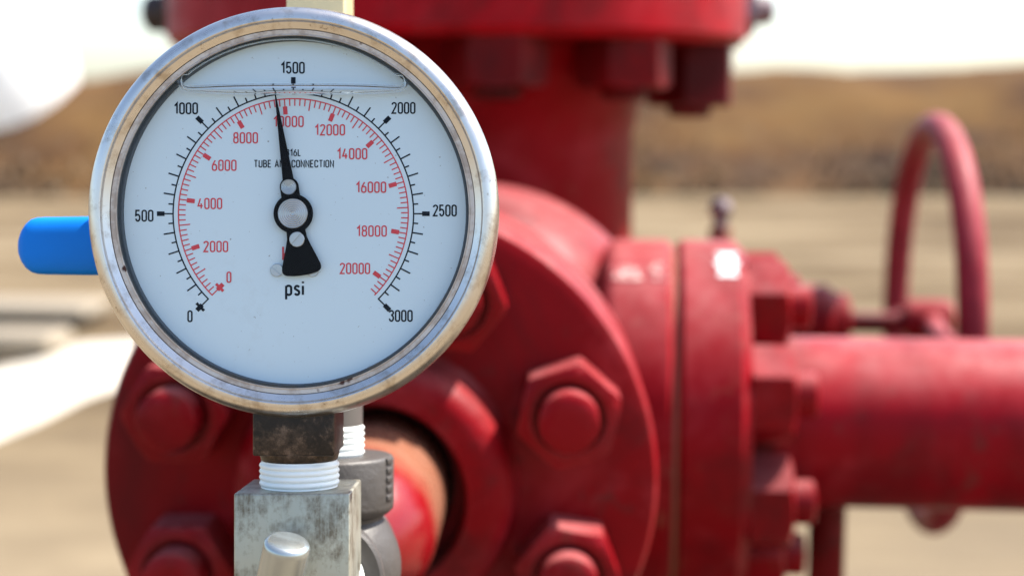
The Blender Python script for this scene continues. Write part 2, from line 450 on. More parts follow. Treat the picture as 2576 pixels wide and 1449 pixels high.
# pale liner strip lying on the ground at the left
Lp = [(-260, 985), (-60, 950), (90, 900), (215, 866), (350, 858), (520, 862), (640, 880)]
Lq = [(-260, 1190), (-60, 1130), (90, 1070), (215, 1005), (350, 960), (520, 950), (640, 952)]
m = MB(); vs = []
for (a, b) in zip(Lp, Lq):
    A = on_ground(*a); B = on_ground(*b)
    for k in range(7):
        t = k / 6; p = A.lerp(B, t)
        z = .02 + .045 * math.sin(PI * t) + .012 * math.sin(7 * t + a[0] * .05)
        vs.append((p.x, p.y, z))
ns = len(Lp)
fs = [(i * 7 + k, i * 7 + k + 1, (i + 1) * 7 + k + 1, (i + 1) * 7 + k) for i in range(ns - 1) for k in range(6)]
vb = [(x, y, .004) for x, y, z in vs]; o = len(vs)
edge = [i * 7 for i in range(ns)] + [(ns - 1) * 7 + k for k in range(1, 7)] + [i * 7 + 6 for i in range(ns - 2, -1, -1)] + [k for k in range(5, 0, -1)]
fs += [tuple(i + o for i in f) for f in fs[:(ns - 1) * 6]]
fs += [(edge[i], edge[(i + 1) % len(edge)], edge[(i + 1) % len(edge)] + o, edge[i] + o) for i in range(len(edge))]
m.add(vs + vb, fs)
tag(m.build('ground_liner', M_LINER, smooth=60), 'crumpled white liner strip glaring in the sun on the sandy ground', 'liner')
def slab(name, px0, px1, py, dep, h, mat, label, cat):
    A = on_ground(px0, py); B = on_ground(px1, py)
    t = thing(name, label, cat, frame(((A.x + B.x) / 2, A.y + dep / 2, 0), R(-4)))
    w = (B.x - A.x) / 2
    MB().box(-w, w, -dep / 2, dep / 2, .06, h, .03).build('slab', mat, t)
    for s in (-.7, .7): MB().box(s * w - .05, s * w + .05, -dep / 2 + .02, dep / 2 - .02, 0, .06, .005).build('bearer', M_CAST, t)
slab('concrete_block', -180, 135, 925, .35, .17, M_PALE, 'low pale concrete block lying behind the white liner', 'block')
slab('concrete_slab', -120, 225, 830, .5, .14, M_PALE, 'flat grey concrete slab on the sand farther off than the block', 'slab')
# white tank lying on its saddles at the left edge, in front of the bank
c = on_ground(-545, 480); Rt = 1.62
t = thing('storage_tank', 'big white storage tank with a rounded end standing before the bank', 'tank', frame((c.x, c.y + Rt, 0), R(4)))
m = MB(); m.revolve([(0, -4.6), (.9, -4.5), (1.4, -4.2), (Rt, -3.6), (Rt, 3.4)] + [(Rt * math.cos(R(t)), 3.4 + 1.0 * math.sin(R(t))) for t in range(10, 91, 8)] + [(0, 4.4)], 'X', 48, Matrix.Translation((0, 0, Rt + .18)))
m.build('shell', M_POLY, t)
for x in (-3, 1.2):
    MB().box(x - .15, x + .15, -1.1, 1.1, 0, .62, .02).build('saddle', M_PALE, t)
# low pale wall standing on the crest of the bank
p0 = at(60, 235, 29); zb = 0
t = thing('barrier_wall', 'long low pale barrier standing on top of the bank beside the tank', 'barrier', frame((p0.x + .6, p0.y, p0.z - .35)))
for i in range(3):
    x = -1.2 + i * 1.0
    MB().prism([(x, 0), (x + .985, 0), (x + .985, .08), (x + .985, .62), (x, .62), (x, .08)], -.13, .13).build('segment', M_PALE, t)

# ------------------------------------------------------------------ pressure gauge
ga = thing('pressure_gauge', 'round stainless pressure gauge with white dial reading just below 1500 psi', 'gauge', GM)
MB().revolve([(480, 106), (503, 112), (503, 300), (490, 322), (470, 330), (0, 330)], 'Y', 128).build('case', M_STEEL, ga, S)
MB().revolve([(480, 110), (514, 112), (520, 107), (521, 96), (518.5, 92), (518.5, 86), (521, 82), (522.5, 62), (522, 44), (519.5, 30), (515, 18), (508, 9),
              (500, 3.2), (492, .6), (485, .2), (482, 1.6), (480.5, 5), (478, 8.5), (472, 12), (462.5, 17.5), (461.6, 20), (461, 40), (480, 60)], 'Y', 192).build('bezel', M_STEEL, ga, S, 24)
MB().revolve([(461.4, 23), (460.5, 19.6), (450, 20.6), (448.4, 18.8), (446.6, 18.6), (445.6, 20), (445.4, 26), (461, 26)], 'Y', 192).build('retaining_ring', M_RING, ga, S, 24)
MB().revolve([(446, 28), (447, 62), (470, 62), (470, 28)], 'Y', 128).build('inner_wall', plain('dark_case_wall', (.035, .045, .055), .5), ga, S)  # dark blue-grey paints in the shade of the recess wall
YD = 60.0
dial = MB().revolve([(0, YD), (449, YD), (449, YD + 6), (0, YD + 6)], 'Y', 128).build('dial', M_DIAL, ga, S)
MB().revolve([(0, 21.2), (446.4, 21.2), (446.4, 24), (0, 24)], 'Y', 128)
m = MB(); m.add([(0, 22.4, 0)] + [(446.5 * math.cos(2 * PI * i / 128), 22.4, 446.5 * math.sin(2 * PI * i / 128)) for i in range(128)],
                [(0, i + 1, (i + 1) % 128 + 1) for i in range(128)])
m.build('window', M_GLASS, ga, S)

MB().revolve([(447, YD - 12), (441, YD - 12), (437.5, YD - 9), (437.5, YD - .4)], 'Y', 128).build('rim_shade', plain('rim_shade_colour', (.05, .068, .085), .6), ga, S)  # added dark ring that paints the shade round the dial's edge
# ---- printed dial: every mark is a flat ribbon a hair above the dial
KD = 1 + YD / FPX
CX, CZ = gx(738, YD), gz(537.5, YD)
class Ink:
    def __init__(s): s.m = MB(); s.k = 0
    def lift(s): s.k += 1; return YD - .5 - .012 * (s.k % 40)
    def strip(s, pts, w, closed=False):
        P = [Vector((p[0], p[1])) for p in pts]; n = len(P); y = s.lift(); L = []; Rr = []
        for i in range(n):
            a = P[i - 1] if (closed or i) else None
            b = P[(i + 1) % n] if (closed or i < n - 1) else None
            d1 = (P[i] - a).normalized() if a is not None else None
            d2 = (b - P[i]).normalized() if b is not None else None
            if d1 is None: d1 = d2
            if d2 is None: d2 = d1
            n1 = Vector((-d1.y, d1.x)); n2 = Vector((-d2.y, d2.x)); q = (n1 + n2)
            if q.length < 1e-4: q = n1
            q.normalize(); k = w / 2 / max(.35, q.dot(n1))
            L.append(P[i] + q * k); Rr.append(P[i] - q * k)
        vs = [(p.x, y, p.y) for p in L] + [(p.x, y, p.y) for p in Rr]
        s.m.add(vs, [(i, (i + 1) % n, n + (i + 1) % n, n + i) for i in range(n if closed else n - 1)])
def pol(a, r): return (CX + r * KD * math.sin(a), CZ + r * KD * math.cos(a))   # a clockwise from the top
def psi(v): return R(-135 + 270 * v / 3000)
blk = Ink(); red = Ink()
def arc(ink, a0, a1, r, w):
    n = max(2, int(abs(a1 - a0) / R(2))); ink.strip([pol(a0 + (a1 - a0) * i / n, r) for i in range(n + 1)], w * KD)
def radial(ink, a, r0, r1, w): ink.strip([pol(a, r0), pol(a, r1)], w * KD)
arc(blk, psi(0) - R(.0), psi(3000), 302.5, 3.4)
for i in range(61):
    a = psi(i * 50)
    if i % 10 == 0:
        radial(blk, a, 301, 326, 3.4); radial(blk, a, 324, 343, 11.5)
    else: radial(blk, a, 301, 330 if i % 2 == 0 else 315, 3.6)
t0 = psi(0); u = Vector((math.cos(t0), -math.sin(t0)))
def cross(ink, a, r, l, w):
    c = Vector(pol(a, r)); u = Vector((math.cos(a), -math.sin(a))) * l * KD / 2
    ink.strip([tuple(c - u), tuple(c + u)], w * KD)
cross(blk, psi(0), 331, 27, 7)
arc(red, psi(0), psi(20690 * .145038), 289, 3.0)
for i in range(104):
    a = psi(i * 200 * .145038)
    if i % 10 == 0:
        radial(red, a, 290, 268, 3.0); radial(red, a, 270, 250, 11)
    else: radial(red, a, 290, 261 if i % 5 == 0 else 271, 2.9)
cross(red, psi(0), 262, 26, 7)

def arcp(cx, cy, rx, ry, a0, a1, n=8):
    return [(cx + rx * math.cos(R(a0 + (a1 - a0) * i / n)), cy + ry * math.sin(R(a0 + (a1 - a0) * i / n))) for i in range(n + 1)]
W = .36; H2 = W / 2
def oval(x0, x1, y0, y1, r):
    return arcp(x1 - r, y1 - r, r, r, 0, 90, 6) + arcp(x0 + r, y1 - r, r, r, 90, 180, 6) + arcp(x0 + r, y0 + r, r, r, 180, 270, 6) + arcp(x1 - r, y0 + r, r, r, 270, 360, 6)
GL = {  # glyph: (width, [(closed, points)])
 '0': (W, [(1, oval(0, W, 0, 1, .165))]),
 '1': (.24, [(0, [(0, .74), (.20, .99), (.20, 0)])]),
 '2': (W, [(0, arcp(H2, .815, H2, .185, 180, -20, 9) + [(.31, .62), (0.0, 0.0), (W + .02, 0)])]),
 '3': (W, [(0, arcp(H2, .80, H2, .20, 170, -75, 9) + [(.16, .56)]), (0, [(.16, .56)] + arcp(H2, .28, H2, .28, 75, -170, 10))]),
 '4': (W + .04, [(0, [(.20, 1), (0, .27), (W + .05, .27)]), (0, [(.28, .52), (.28, 0)])]),
 '5': (W, [(0, [(W - .02, 1), (.03, 1), (.01, .52)] + arcp(H2, .30, H2, .31, 125, -165, 12))]),
 '6': (W, [(1, oval(0, W, 0, .58, .17)), (0, [(0, .30), (.0, .40), (.06, .64), (.25, 1)])]),
 '8': (W, [(1, oval(.015, W - .015, .54, 1, .16)), (1, oval(0, W, 0, .54, .17))]),
 'T': (.38, [(0, [(0, 1), (.38, 1)]), (0, [(.19, 1), (.19, 0)])]),
 'U': (W, [(0, [(0, 1), (0, .17)] + arcp(H2, .17, H2, .17, 180, 360, 8) + [(W, 1)])]),
 'B': (W, [(1, [(0, 0), (0, 1)] + arcp(W - .2, .77, .18, .23, 90, -90, 7) + arcp(W - .18, .27, .19, .27, 90, -90, 7)), (0, [(0, .54), (.2, .54)])]),
 'E': (.32, [(0, [(.32, 1), (0, 1), (0, 0), (.32, 0)]), (0, [(0, .52), (.27, .52)])]),
 'A': (.42, [(0, [(0, 0), (.21, 1), (.42, 0)]), (0, [(.06, .28), (.36, .28)])]),
 'N': (.38, [(0, [(0, 0), (0, 1), (.38, 0), (.38, 1)])]),
 'D': (W, [(1, [(0, 0), (0, 1)] + arcp(W - .2, .78, .2, .22, 90, 0, 5) + arcp(W - .2, .22, .2, .22, 0, -90, 5))]),
 'C': (W, [(0, [(W, .72), (W, .80)] + arcp(H2, .82, H2, .18, 0, 180, 8) + arcp(H2, .18, H2, .18, 180, 360, 8) + [(W, .28)])]),
 'O': (W, [(1, oval(0, W, 0, 1, .17))]),
 'I': (.0, [(0, [(0, 0), (0, 1)])]),
 'L': (.30, [(0, [(0, 1), (0, 0), (.30, 0)])]),
 'P': (W, [(0, [(0, 0), (0, 1)] + arcp(W - .2, .75, .2, .25, 90, -90, 8) + [(0, .5)])]),
 'k': (.34, [(0, [(0, 0), (0, 1)]), (0, [(.32, .70), (.0, .30)]), (0, [(.10, .44), (.34, 0)])]),
 'a': (.34, [(0, arcp(.17, .55, .16, .15, 150, 0, 6) + [(.33, 0)]), (1, oval(0, .33, 0, .38, .14))]),
 'p': (.36, [(0, [(0, -.36), (0, .70)]), (1, oval(0, .36, 0, .70, .16))]),
 's': (.32, [(0, arcp(.16, .53, .15, .16, 20, 180, 7) + [(.03, .46), (.29, .28)] + arcp(.16, .17, .15, .17, 20, -160, 8)[0:])]),
 'i': (.0, [(0, [(0, 0), (0, .70)]), (0, [(0, .90), (0, 1.03)])]),
 ' ': (.12, []),
}
def text(ink, st, cx, cy, h, w=None, gap=.215, sw=.132):
    hh = h * (1 - sw); adv = []; x = 0
    for ch in st: adv.append(x); x += GL[ch][0] + gap
    tot = x - gap
    kx = 1.0 if w is None else (w / hh - sw) / tot
    X0 = gx(cx, YD) - tot * kx * hh * KD / 2; Z0 = gz(cy, YD) - hh * KD / 2
    for ch, a in zip(st, adv):
        for closed, pts in GL[ch][1]:
            ink.strip([(X0 + (a + p[0]) * kx * hh * KD, Z0 + p[1] * hh * KD) for p in pts], h * sw * KD, bool(closed))
for st, x, y in (('1500', 736.5, 171), ('1000', 468, 273), ('500', 363, 542.5), ('0', 478, 795), ('2000', 1015, 272), ('2500', 1119, 529.5), ('3000', 1008, 794)):
    text(blk, st, x, y, 30, {4: 60, 3: 46, 1: None}[len(st)])
for st, x, y in (('0', 576, 697), ('2000', 543, 620), ('4000', 528, 512), ('6000', 564, 416), ('8000', 618, 347), ('10000', 726, 306), ('12000', 830, 327),
                 ('14000', 886, 387), ('16000', 933.5, 471), ('18000', 935, 581), ('20000', 893, 675)):
    text(red, st, x, y, 28.5, {5: 76, 4: 62, 1: None}[len(st)], sw=.122)
text(blk, '316L', 738, 384, 18, 38, sw=.14)
text(blk, 'TUBE AND CONNECTION', 739.5, 412, 19.5, 201, sw=.135)
text(blk, 'psi', 741, 725, 38, 47, sw=.15, gap=.26)
text(red, 'kPa', 741, 637, 38, 62, sw=.13)
blk.m.build('black_scale', M_INK, dial, S, 0, False)
red.m.build('red_scale', M_INKR, dial, S, 0, False)

# ---- slotted screws, pointer
def slotted(parent, name, x, z, r, y, th, ang, mat, gap=.17):
    m = MB(); M = Matrix.Translation((x, y, z)) @ Matrix.Rotation(ang, 4, 'Y')
    a = math.asin(gap)
    for sgn in (0, PI):
        poly = [(r * math.cos(sgn + a + (PI - 2 * a) * i / 20), r * math.sin(sgn + a + (PI - 2 * a) * i / 20)) for i in range(21)]
        inn = [(p[0] * .93, p[1] * .93 + (r * gap * .07 * (1 if sgn == 0 else -1))) for p in poly]
        n = len(poly)
        vs = [(p[0], 0, p[1]) for p in poly] + [(p[0], -th * .8, p[1]) for p in poly] + [(p[0], -th, p[1]) for p in inn]
        fs = [(k * n + i, k * n + (i + 1) % n, (k + 1) * n + (i + 1) % n, (k + 1) * n + i) for k in (0, 1) for i in range(n)] + [tuple(2 * n + i for i in range(n))]
        m.add(vs, fs, M)
    m.cyl(r * .97, -th * .35, 0, 'Y', 32, 0, M)
    return m.build(name, mat, parent, S, 30)
slotted(dial, 'dial_screw', gx(697, YD), gz(679.5, YD), 16.5, YD, 5, R(40), M_ALU)
slotted(dial, 'dial_screw', gx(786, YD), gz(680, YD), 16.5, YD, 5, R(-38), M_ALU)
YP = 44.0; KP = 1 + YP / FPX
def hw(u):
    w = 0
    if u >= 85: w = max(w, 1.1 + (305 - u) / 215 * 12.5)
    if abs(u - 68) < 23.6: w = max(w, math.sqrt(23.6 ** 2 - (u - 68) ** 2))
    if 30 <= u <= 66: w = max(w, 23.4)
    if abs(u) < 49.5: w = max(w, math.sqrt(49.5 ** 2 - u * u))
    if u < -30:
        T = [(-30, 23.6), (-45, 23.6), (-62, 25), (-85, 32), (-110, 41), (-132, 48.4), (-139, 49.4), (-145, 48.6), (-150, 45), (-153, 39), (-156, 22), (-157.5, 0)]
        for (a, b), (c, d) in zip(T, T[1:]):
            if c <= u <= a: w = max(w, b + (d - b) * (u - a) / (c - a))
    return w
us = [305, 304.6] + list(range(300, 95, -12)) + [92 - .8 * i for i in range(300)] + [-150.5, -152, -153, -154.5, -156, -157]
us = sorted({round(v, 2) for v in us if v > -157.4}, reverse=True)
poly = [(hw(v), v) for v in us] + [(-hw(v), v) for v in reversed(us)]
PX, PZ = gx(737.5, YP), gz(537, YP); PA = R(-8.6)
PMt = Matrix.Translation((PX, 0, PZ)) @ Matrix.Rotation(PA, 4, 'Y') @ Matrix.Diagonal((KP, 1, KP, 1))
m = MB()
nv = len(us)
vs = [(x, YP, z) for x, z in poly] + [(x, YP + 5, z) for x, z in poly]
fs = []
for k in range(nv - 1):
    l0, l1, r0, r1 = k, k + 1, 2 * nv - 1 - k, 2 * nv - 2 - k
    fs.append((l0, l1, r1, r0)); fs.append(tuple(2 * nv + q for q in (l0, l1, r1, r0)))
n2 = len(poly)
fs += [(i, (i + 1) % n2, n2 + (i + 1) % n2, n2 + i) for i in range(n2)]
m.add(vs, fs, PMt)
ptr = m.build('pointer', M_NEEDLE, ga, S, 30)
def cap(name, x, z, r, y, th, rings, hole=0):
    pr = [(r, y), (r, y - th * .7), (r * .95, y - th)]
    for i in range(rings):
        a = r * (.90 - .80 * i / rings); pr += [(a, y - th + .1), (a - r * .025, y - th + .9), (a - r * .075, y - th - .1)]
    pr += [(r * .10, y - th + .2), (r * .09, y - th + (1.4 if hole else .2)), (0, y - th + (1.4 if hole else .2))]
    return MB().revolve(pr, 'Y', 72, Matrix.Translation((x, 0, z))).build(name, M_ALU, ptr, S, 20)
MB().cyl(12, YP + 5, YD - .2, 'Y', 24, 0, Matrix.Translation((PX, 0, PZ))).build('spindle', M_ALU, ptr, S)
cap('hub_cap', PX - .5, PZ, 37.5 * KP, YP, 7, 6, 1)
cap('rivet', gx(726.3, YP), gz(470.5, YP), 19.3 * KP, YP, 4.5, 4)
slotted(ptr, 'pointer_screw', gx(747.3, YP), gz(602, YP), 19 * KP, YP, 5, R(-48), M_ALU, .14)

# ---- fluid: meniscus of the filling along the air bubble at the top
path = []
yf = 32.0
def g2(px, py): return (gx(px, yf), gz(py, yf))
bot = [(486 + (1000 - 486) * i / 60, 224.5) for i in range(61)]
rt = [(1008, 223.5), (1015, 220.5), (1020, 215), (1021.5, 208), (1019, 199), (1013, 189)]
lt = [(458, 187), (454, 197), (453, 206), (456, 214.5), (462, 220), (472, 223.4)]
cxp, czp = gx(733, yf), gz(531.5, yf)
ring = [g2(*p) for p in bot + rt]
a_r = math.atan2(ring[-1][1] - czp, ring[-1][0] - cxp)
l0 = g2(*lt[0]); a_l = math.atan2(l0[1] - czp, l0[0] - cxp); rr = 436
ring += [(cxp + rr * math.cos(a_r + .03 + (a_l - a_r - .06) * i / 50), czp + rr * math.sin(a_r + .03 + (a_l - a_r - .06) * i / 50)) for i in range(51)]
nb = len(bot)
ring += [g2(*p) for p in lt]
hs = []
for i in range(len(ring)):
    if i < nb: hs.append(13.0 - 5.0 * abs((i - 30) / 30) ** 3)
    elif i < nb + 6 or i >= len(ring) - 6: hs.append(6.0)
    else: hs.append(1.6)
for _ in range(3): hs = [(hs[i - 1] + hs[i] * 2 + hs[(i + 1) % len(hs)]) / 4 for i in range(len(hs))]
m = MB(); vs = []; NS = 9
for i, (x, z) in enumerate(ring):
    a = ring[i - 1]; b = ring[(i + 1) % len(ring)]
    t = Vector((b[0] - a[0], b[1] - a[1])).normalized(); nrm = Vector((-t.y, t.x)); h = hs[i]
    th = 7.0 * min(1, h / 9) + .6
    sec = []
    for k in range(NS):
        q = -1 + 2 * k / (NS - 1); sec.append((q * h, -(th * (.10 + .90 * abs(q) ** 1.6))))
    for k in range(NS):
        q = 1 - 2 * k / (NS - 1); sec.append((q * h, th * (.10 + .90 * abs(q) ** 1.6)))
    for s_, y_ in sec: vs.append((x + nrm.x * s_, yf + y_, z + nrm.y * s_))
q = 2 * NS; nr = len(ring)
m.add(vs, [(i * q + k, i * q + (k + 1) % q, ((i + 1) % nr) * q + (k + 1) % q, ((i + 1) % nr) * q + k) for i in range(nr) for k in range(q)])
m.build('fluid_meniscus', M_FLUID, ga, S, 40)

# ---- gauge stem (square socket)
YA = 150.0; XA = gx(753.5, YA)
m = MB(); zt, zb = -470, gz(1146, 48)
m.box(XA - 104, XA + 104, YA - 104, YA + 104, zb, zt, 5)
m.revolve([(104, zb + 6), (104, zb - 4), (101, zb - 14), (99, zb - 20), (60, zb - 20)], 'Z', 64, Matrix.Translation((XA, YA, 0)))
m.build('socket', M_STAIN, ga, S)

# ------------------------------------------------------------------ needle valve under the gauge
BX0, BX1, BY0, BY1 = gx(588, 15), gx(880, 15), 15.0, 285.0
BZ1 = gz(1240.5, 15); BZ0 = BZ1 - 620
nv_ = thing('needle_valve', 'square zinc plated needle valve block with T handle under the gauge', 'valve', GM @ Matrix.Translation((XA * S, YA * S, BZ0 * S)))
def NVb(m, name, mat, par=nv_, sm=30):
    m.v = [(x - XA, y - YA, z - BZ0) for x, y, z in m.v]
    return m.build(name, mat, par, S, sm)
NVb(MB().box(BX0, BX1, BY0, BY1, BZ0, BZ1, 5), 'block', M_ZINC)
zt = gz(1166, 48) ; pr = [(60, BZ1 - 2), (100, BZ1 - 1)]
nt = 4; top = gz(1163, 150) + 8
for i in range(nt):
    a = BZ1 + 4 + (top - BZ1 - 8) * i / nt; b = (top - BZ1 - 8) / nt
    pr += [(98.5, a), (102.6, a + b * .2), (104.5, a + b * .5), (102.6, a + b * .8), (98.5, a + b * .98)]
pr += [(98, top), (60, top)]
NVb(MB().revolve(pr, 'Z', 96, Matrix.Translation((XA, YA, 0))), 'thread_tape', M_TAPE, nv_, 50)
hy = -120.0; hx, hz = gx(725, hy), gz(1358, hy)
nd = Vector((.235, -.30, .925)).normalized(); q = nd.to_track_quat('Z', 'Y').to_matrix().to_4x4()
m = MB(); rr = 57.5
m.revolve([(0, 0), (rr * .72, -1), (rr * .90, -5), (rr * .985, -13), (rr, -24), (rr, -560), (rr * .9, -585), (0, -588)], 'Z', 64, Matrix.Translation((hx, hy, hz)) @ q)
hd = NVb(m, 'handle', M_HANDLE, nv_, 50)
mid = Vector((hx, hy, hz)) - nd * 300
m = MB(); m.cyl(45, mid.y, BY0 - 60, 'Y', 40, 3, Matrix.Translation((mid.x, 0, mid.z)))
NVb(m, 'stem', M_HANDLE)
NVb(MB().nut(200, BY0 + 2, BY0 - 75, 'Y', R(15), Matrix.Translation((mid.x, 0, mid.z))), 'packing_nut', M_ZINC)

# ------------------------------------------------------------------ grey tee with taped nipple behind the valve
YS = 537.0; XS = gx(825, YS); ZS = gz(1425, YS)
te = thing('pipe_tee', 'rough grey cast iron tee with banded outlets behind the needle valve', 'pipe fitting', GM @ Matrix.Translation((XS * S, YS * S, ZS * S)))
def TEb(m, name, mat, sm=40, par=te): return m.build(name, mat, par, S, sm)
zc = gz(1143, YS) - ZS; zcb = gz(1285, YS) - ZS
m = MB()
m.revolve([(0, 205)] + [(212 * math.cos(R(a)), 212 * math.sin(R(a))) for a in range(75, -91, -8)] + [(0, -212)], 'Z', 64)
m.revolve([(150, zcb - 60), (160, zcb - 12), (178, zcb), (188, zcb + 10), (190, zcb + 24), (190, zc - 12), (186, zc - 4), (178, zc), (104, zc)], 'Z', 64)
m.revolve([(150, -60), (160, -150), (176, -160), (180, -170), (180, -206), (172, -214), (132, -214), (130, -190)], 'Y', 64)
m.revolve([(150, 60), (160, 150), (176, 160), (180, 170), (180, 240), (172, 248), (120, 248)], 'Y', 64)
TEb(m, 'tee_body', M_CAST)
m = MB()
for i in range(5): m.box(180, 195, -16, 20, zcb + 40 + i * 26, zcb + 56 + i * 26, 3, Matrix.Rotation(R(-18), 4, 'Z'))
TEb(m, 'cast_rib', M_CAST)
pr = [(60, zc - 3), (100, zc - 2)]; nt = 5; top = gz(1068, YS) - ZS
for i in range(nt):
    a = zc + (top - zc) * i / nt; b = (top - zc) / nt
    pr += [(100, a + 1), (104, a + b * .3), (105, a + b * .5), (104, a + b * .7), (100, a + b * .98)]
pr += [(60, top)]
TEb(MB().revolve(pr, 'Z', 64), 'thread_tape', M_TAPE, 50)
m = MB()
pr = [(100, -296)]
for i in range(4): pr += [(127, -294 + i * 20), (131, -286 + i * 20), (127, -278 + i * 20)]
pr += [(120, -212)]
TEb(MB().revolve(pr, 'Y', 64), 'outlet_tape', M_TAPE, 50)
TEb(MB().cyl(100, top - 2, gz(880, YS) - ZS, 'Z', 48, 3), 'nipple', plain('pipe_nipple_steel', (.12, .108, .10), .45, .4), 40)

# ------------------------------------------------------------------ ball valve with blue lever behind the gauge
ZB = gz(617, YS)
bv = thing('ball_valve', 'valve behind the gauge with a blue lever and a square brass fitting on top', 'valve', GM @ Matrix.Translation((XS * S, YS * S, ZB * S)))
m = MB()
m.nut(250, gz(880, YS) - ZB, gz(790, YS) - ZB, 'Z', R(10)); m.nut(250, gz(440, YS) - ZB, gz(350, YS) - ZB, 'Z', R(10))
m.revolve([(115, gz(792, YS) - ZB), (150, gz(760, YS) - ZB), (175, gz(700, YS) - ZB), (182, 0), (175, gz(540, YS) - ZB), (150, gz(480, YS) - ZB), (115, gz(438, YS) - ZB)], 'Z', 48)
m.cyl(60, -215, -120, 'Y', 32, 4)
m.build('valve_body', M_BRASS, bv, S)
lev = MB().box(-560, 60, -226, -214, -62, 62, 4).build('lever', M_HANDLE, bv, S)
MB().nut(95, -225, -262, 'Y').build('stem_nut', M_HANDLE, bv, S)
yl = YS - 220
def lx(px): return gx(px, yl) - XS
zt_, zb_ = gz(546, yl) - ZB, gz(690.5, yl) - ZB; zm = (zt_ + zb_) / 2; hh = (zt_ - zb_) / 2
m = MB(); secs = [(50.5, .0, .0), (50.8, .16, .35), (54, .34, .6), (62, .60, .85), (72, .80, .97), (84, .93, 1.0), (98, .985, 1.0), (120, 1.0, 1.0), (215, 1.02, 1.0), (330, 1.02, 1.0), (400, .98, .95), (402, .8, .7)]
vs = []; n = 40
for px, fz, fy in secs:
    for k in range(n):
        a = 2 * PI * k / n; c, d = math.cos(a), math.sin(a)
        sgn = lambda v: 1 if v >= 0 else -1
        vs.append((lx(px), -220 + 46 * fy * sgn(c) * abs(c) ** .7, zm + hh * fz * sgn(d) * abs(d) ** .62 + (0 if fz > .9 else -3 * (1 - fz))))
m.add(vs, [(i * n + k, i * n + (k + 1) % n, (i + 1) * n + (k + 1) % n, (i + 1) * n + k) for i in range(len(secs) - 1) for k in range(n)] + [tuple((len(secs) - 1) * n + k for k in range(n))])
m.build('grip', M_BLUE, lev, S, 50)
m = MB(); w0, w1 = gx(720, YS - 100) - XS, gx(868, YS - 100) - XS
m.box(w0, w1, -100, 120, gz(352, YS) - ZB, gz(-190, YS) - ZB, 7)
m.build('square_connector', M_BRASS, bv, S)

# ------------------------------------------------------------------ wellhead
YAW = R(-3)
def bolt(parent, af, h0, h1, stud_r, out, axis, M, rot, mat, smat=None):
    n_ = MB().nut(af, h0, h1, axis, rot, M, stud_r + .0032).build('nut', mat, parent)
    sg = 1 if h1 > h0 else -1
    e = h1 + sg * out; c = stud_r * .14
    MB().revolve([(stud_r, h1 - sg * .004), (stud_r, e - sg * c), (stud_r - c, e - sg * .0006), (stud_r * .55, e), (0, e)], axis, 32, M).build('stud', smat or mat, n_)
    return n_
# --- bonnet flange facing the camera
P = at(951, 1213, .628)
fl = thing('valve_flange', 'large round red flange facing the viewer, ringed with hex nuts', 'flange', frame(P, R(-1.5)))
RF = .1240
MB().revolve([(.034, -.001), (RF - .0075, 0), (RF - .002, .0022), (RF, .0075), (RF, .043), (RF - .003, .046), (.06, .046)], 'Y', 128).build('flange_plate', M_RED, fl, 1, 40)
MB().revolve([(.0645, .001), (.0612, -.003), (.0600, -.010)] + [(.0480 + .0120 * math.cos(R(t)), -.0165 - .0120 * math.sin(R(t))) for t in range(0, 91, 10)] + [(.042, -.0285), (.0405, -.027), (.0402, .02)], 'Y', 96).build('hub', M_RED, fl, 1, 40)
MB().revolve([(.0398, .004), (.0398, .022), (0, .022)], 'Y', 64).build('bore_seal', M_DARK, fl)
MB().revolve([(.102, .046), (.102, .049)], 'Y', 96).build('ring_gasket', M_RUST, fl)
MB().revolve([(RF - .004, .049), (RF, .053), (RF, .088), (RF - .006, .094), (.10, .098), (.088, .115), (.084, .14), (.084, .26)], 'Y', 128).build('rear_flange', M_RED_B, fl, 1, 40)
MB().revolve([(.118 * math.sin(R(t)), .285 - .128 * math.cos(R(t))) for t in range(0, 165, 5)], 'Y', 96, Matrix.Translation((.030, 0, 0))).build('body_casting', M_RED_B, fl, 1, 60)
for i in range(8):
    a = R(22.5 + 45 * i)
    M = Matrix.Translation((.0907 * math.cos(a), 0, .0907 * math.sin(a)))
    rot = R((18, 51, 20, 0, 0, 30, 10, 50)[i])
    bolt(fl, .0405, .0, -.0245, .0127, .0135, 'Y', M, rot, M_RED_N)
# --- bull plug in its bore
pl = thing('bull_plug', 'glossy red bull plug with rust worn rim in the flange bore', 'plug', frame(P, R(-1.5)))
rp = .0318
MB().revolve([(rp - .002, .018), (rp, .012), (rp, -.070)] + [(rp * math.sin(R(t)), -.070 - .042 * math.cos(R(t))) for t in range(84, -1, -6)], 'Y', 96).build('plug_body', M_PLUG, pl, 1, 60)
tl = (GM @ Matrix.Translation((XS * S, YS * S, ZS * S))) @ Vector((0, 248 * S, 0))
a = fl.matrix_world.inverted() @ tl
MB().tube([a - Vector((0, .012, 0)), a * .6 + Vector((0, -.112, 0)) * .4, (a.x * .25, -.108, a.z * .25)], .0105, 32).build('nipple', M_CAST, pl)

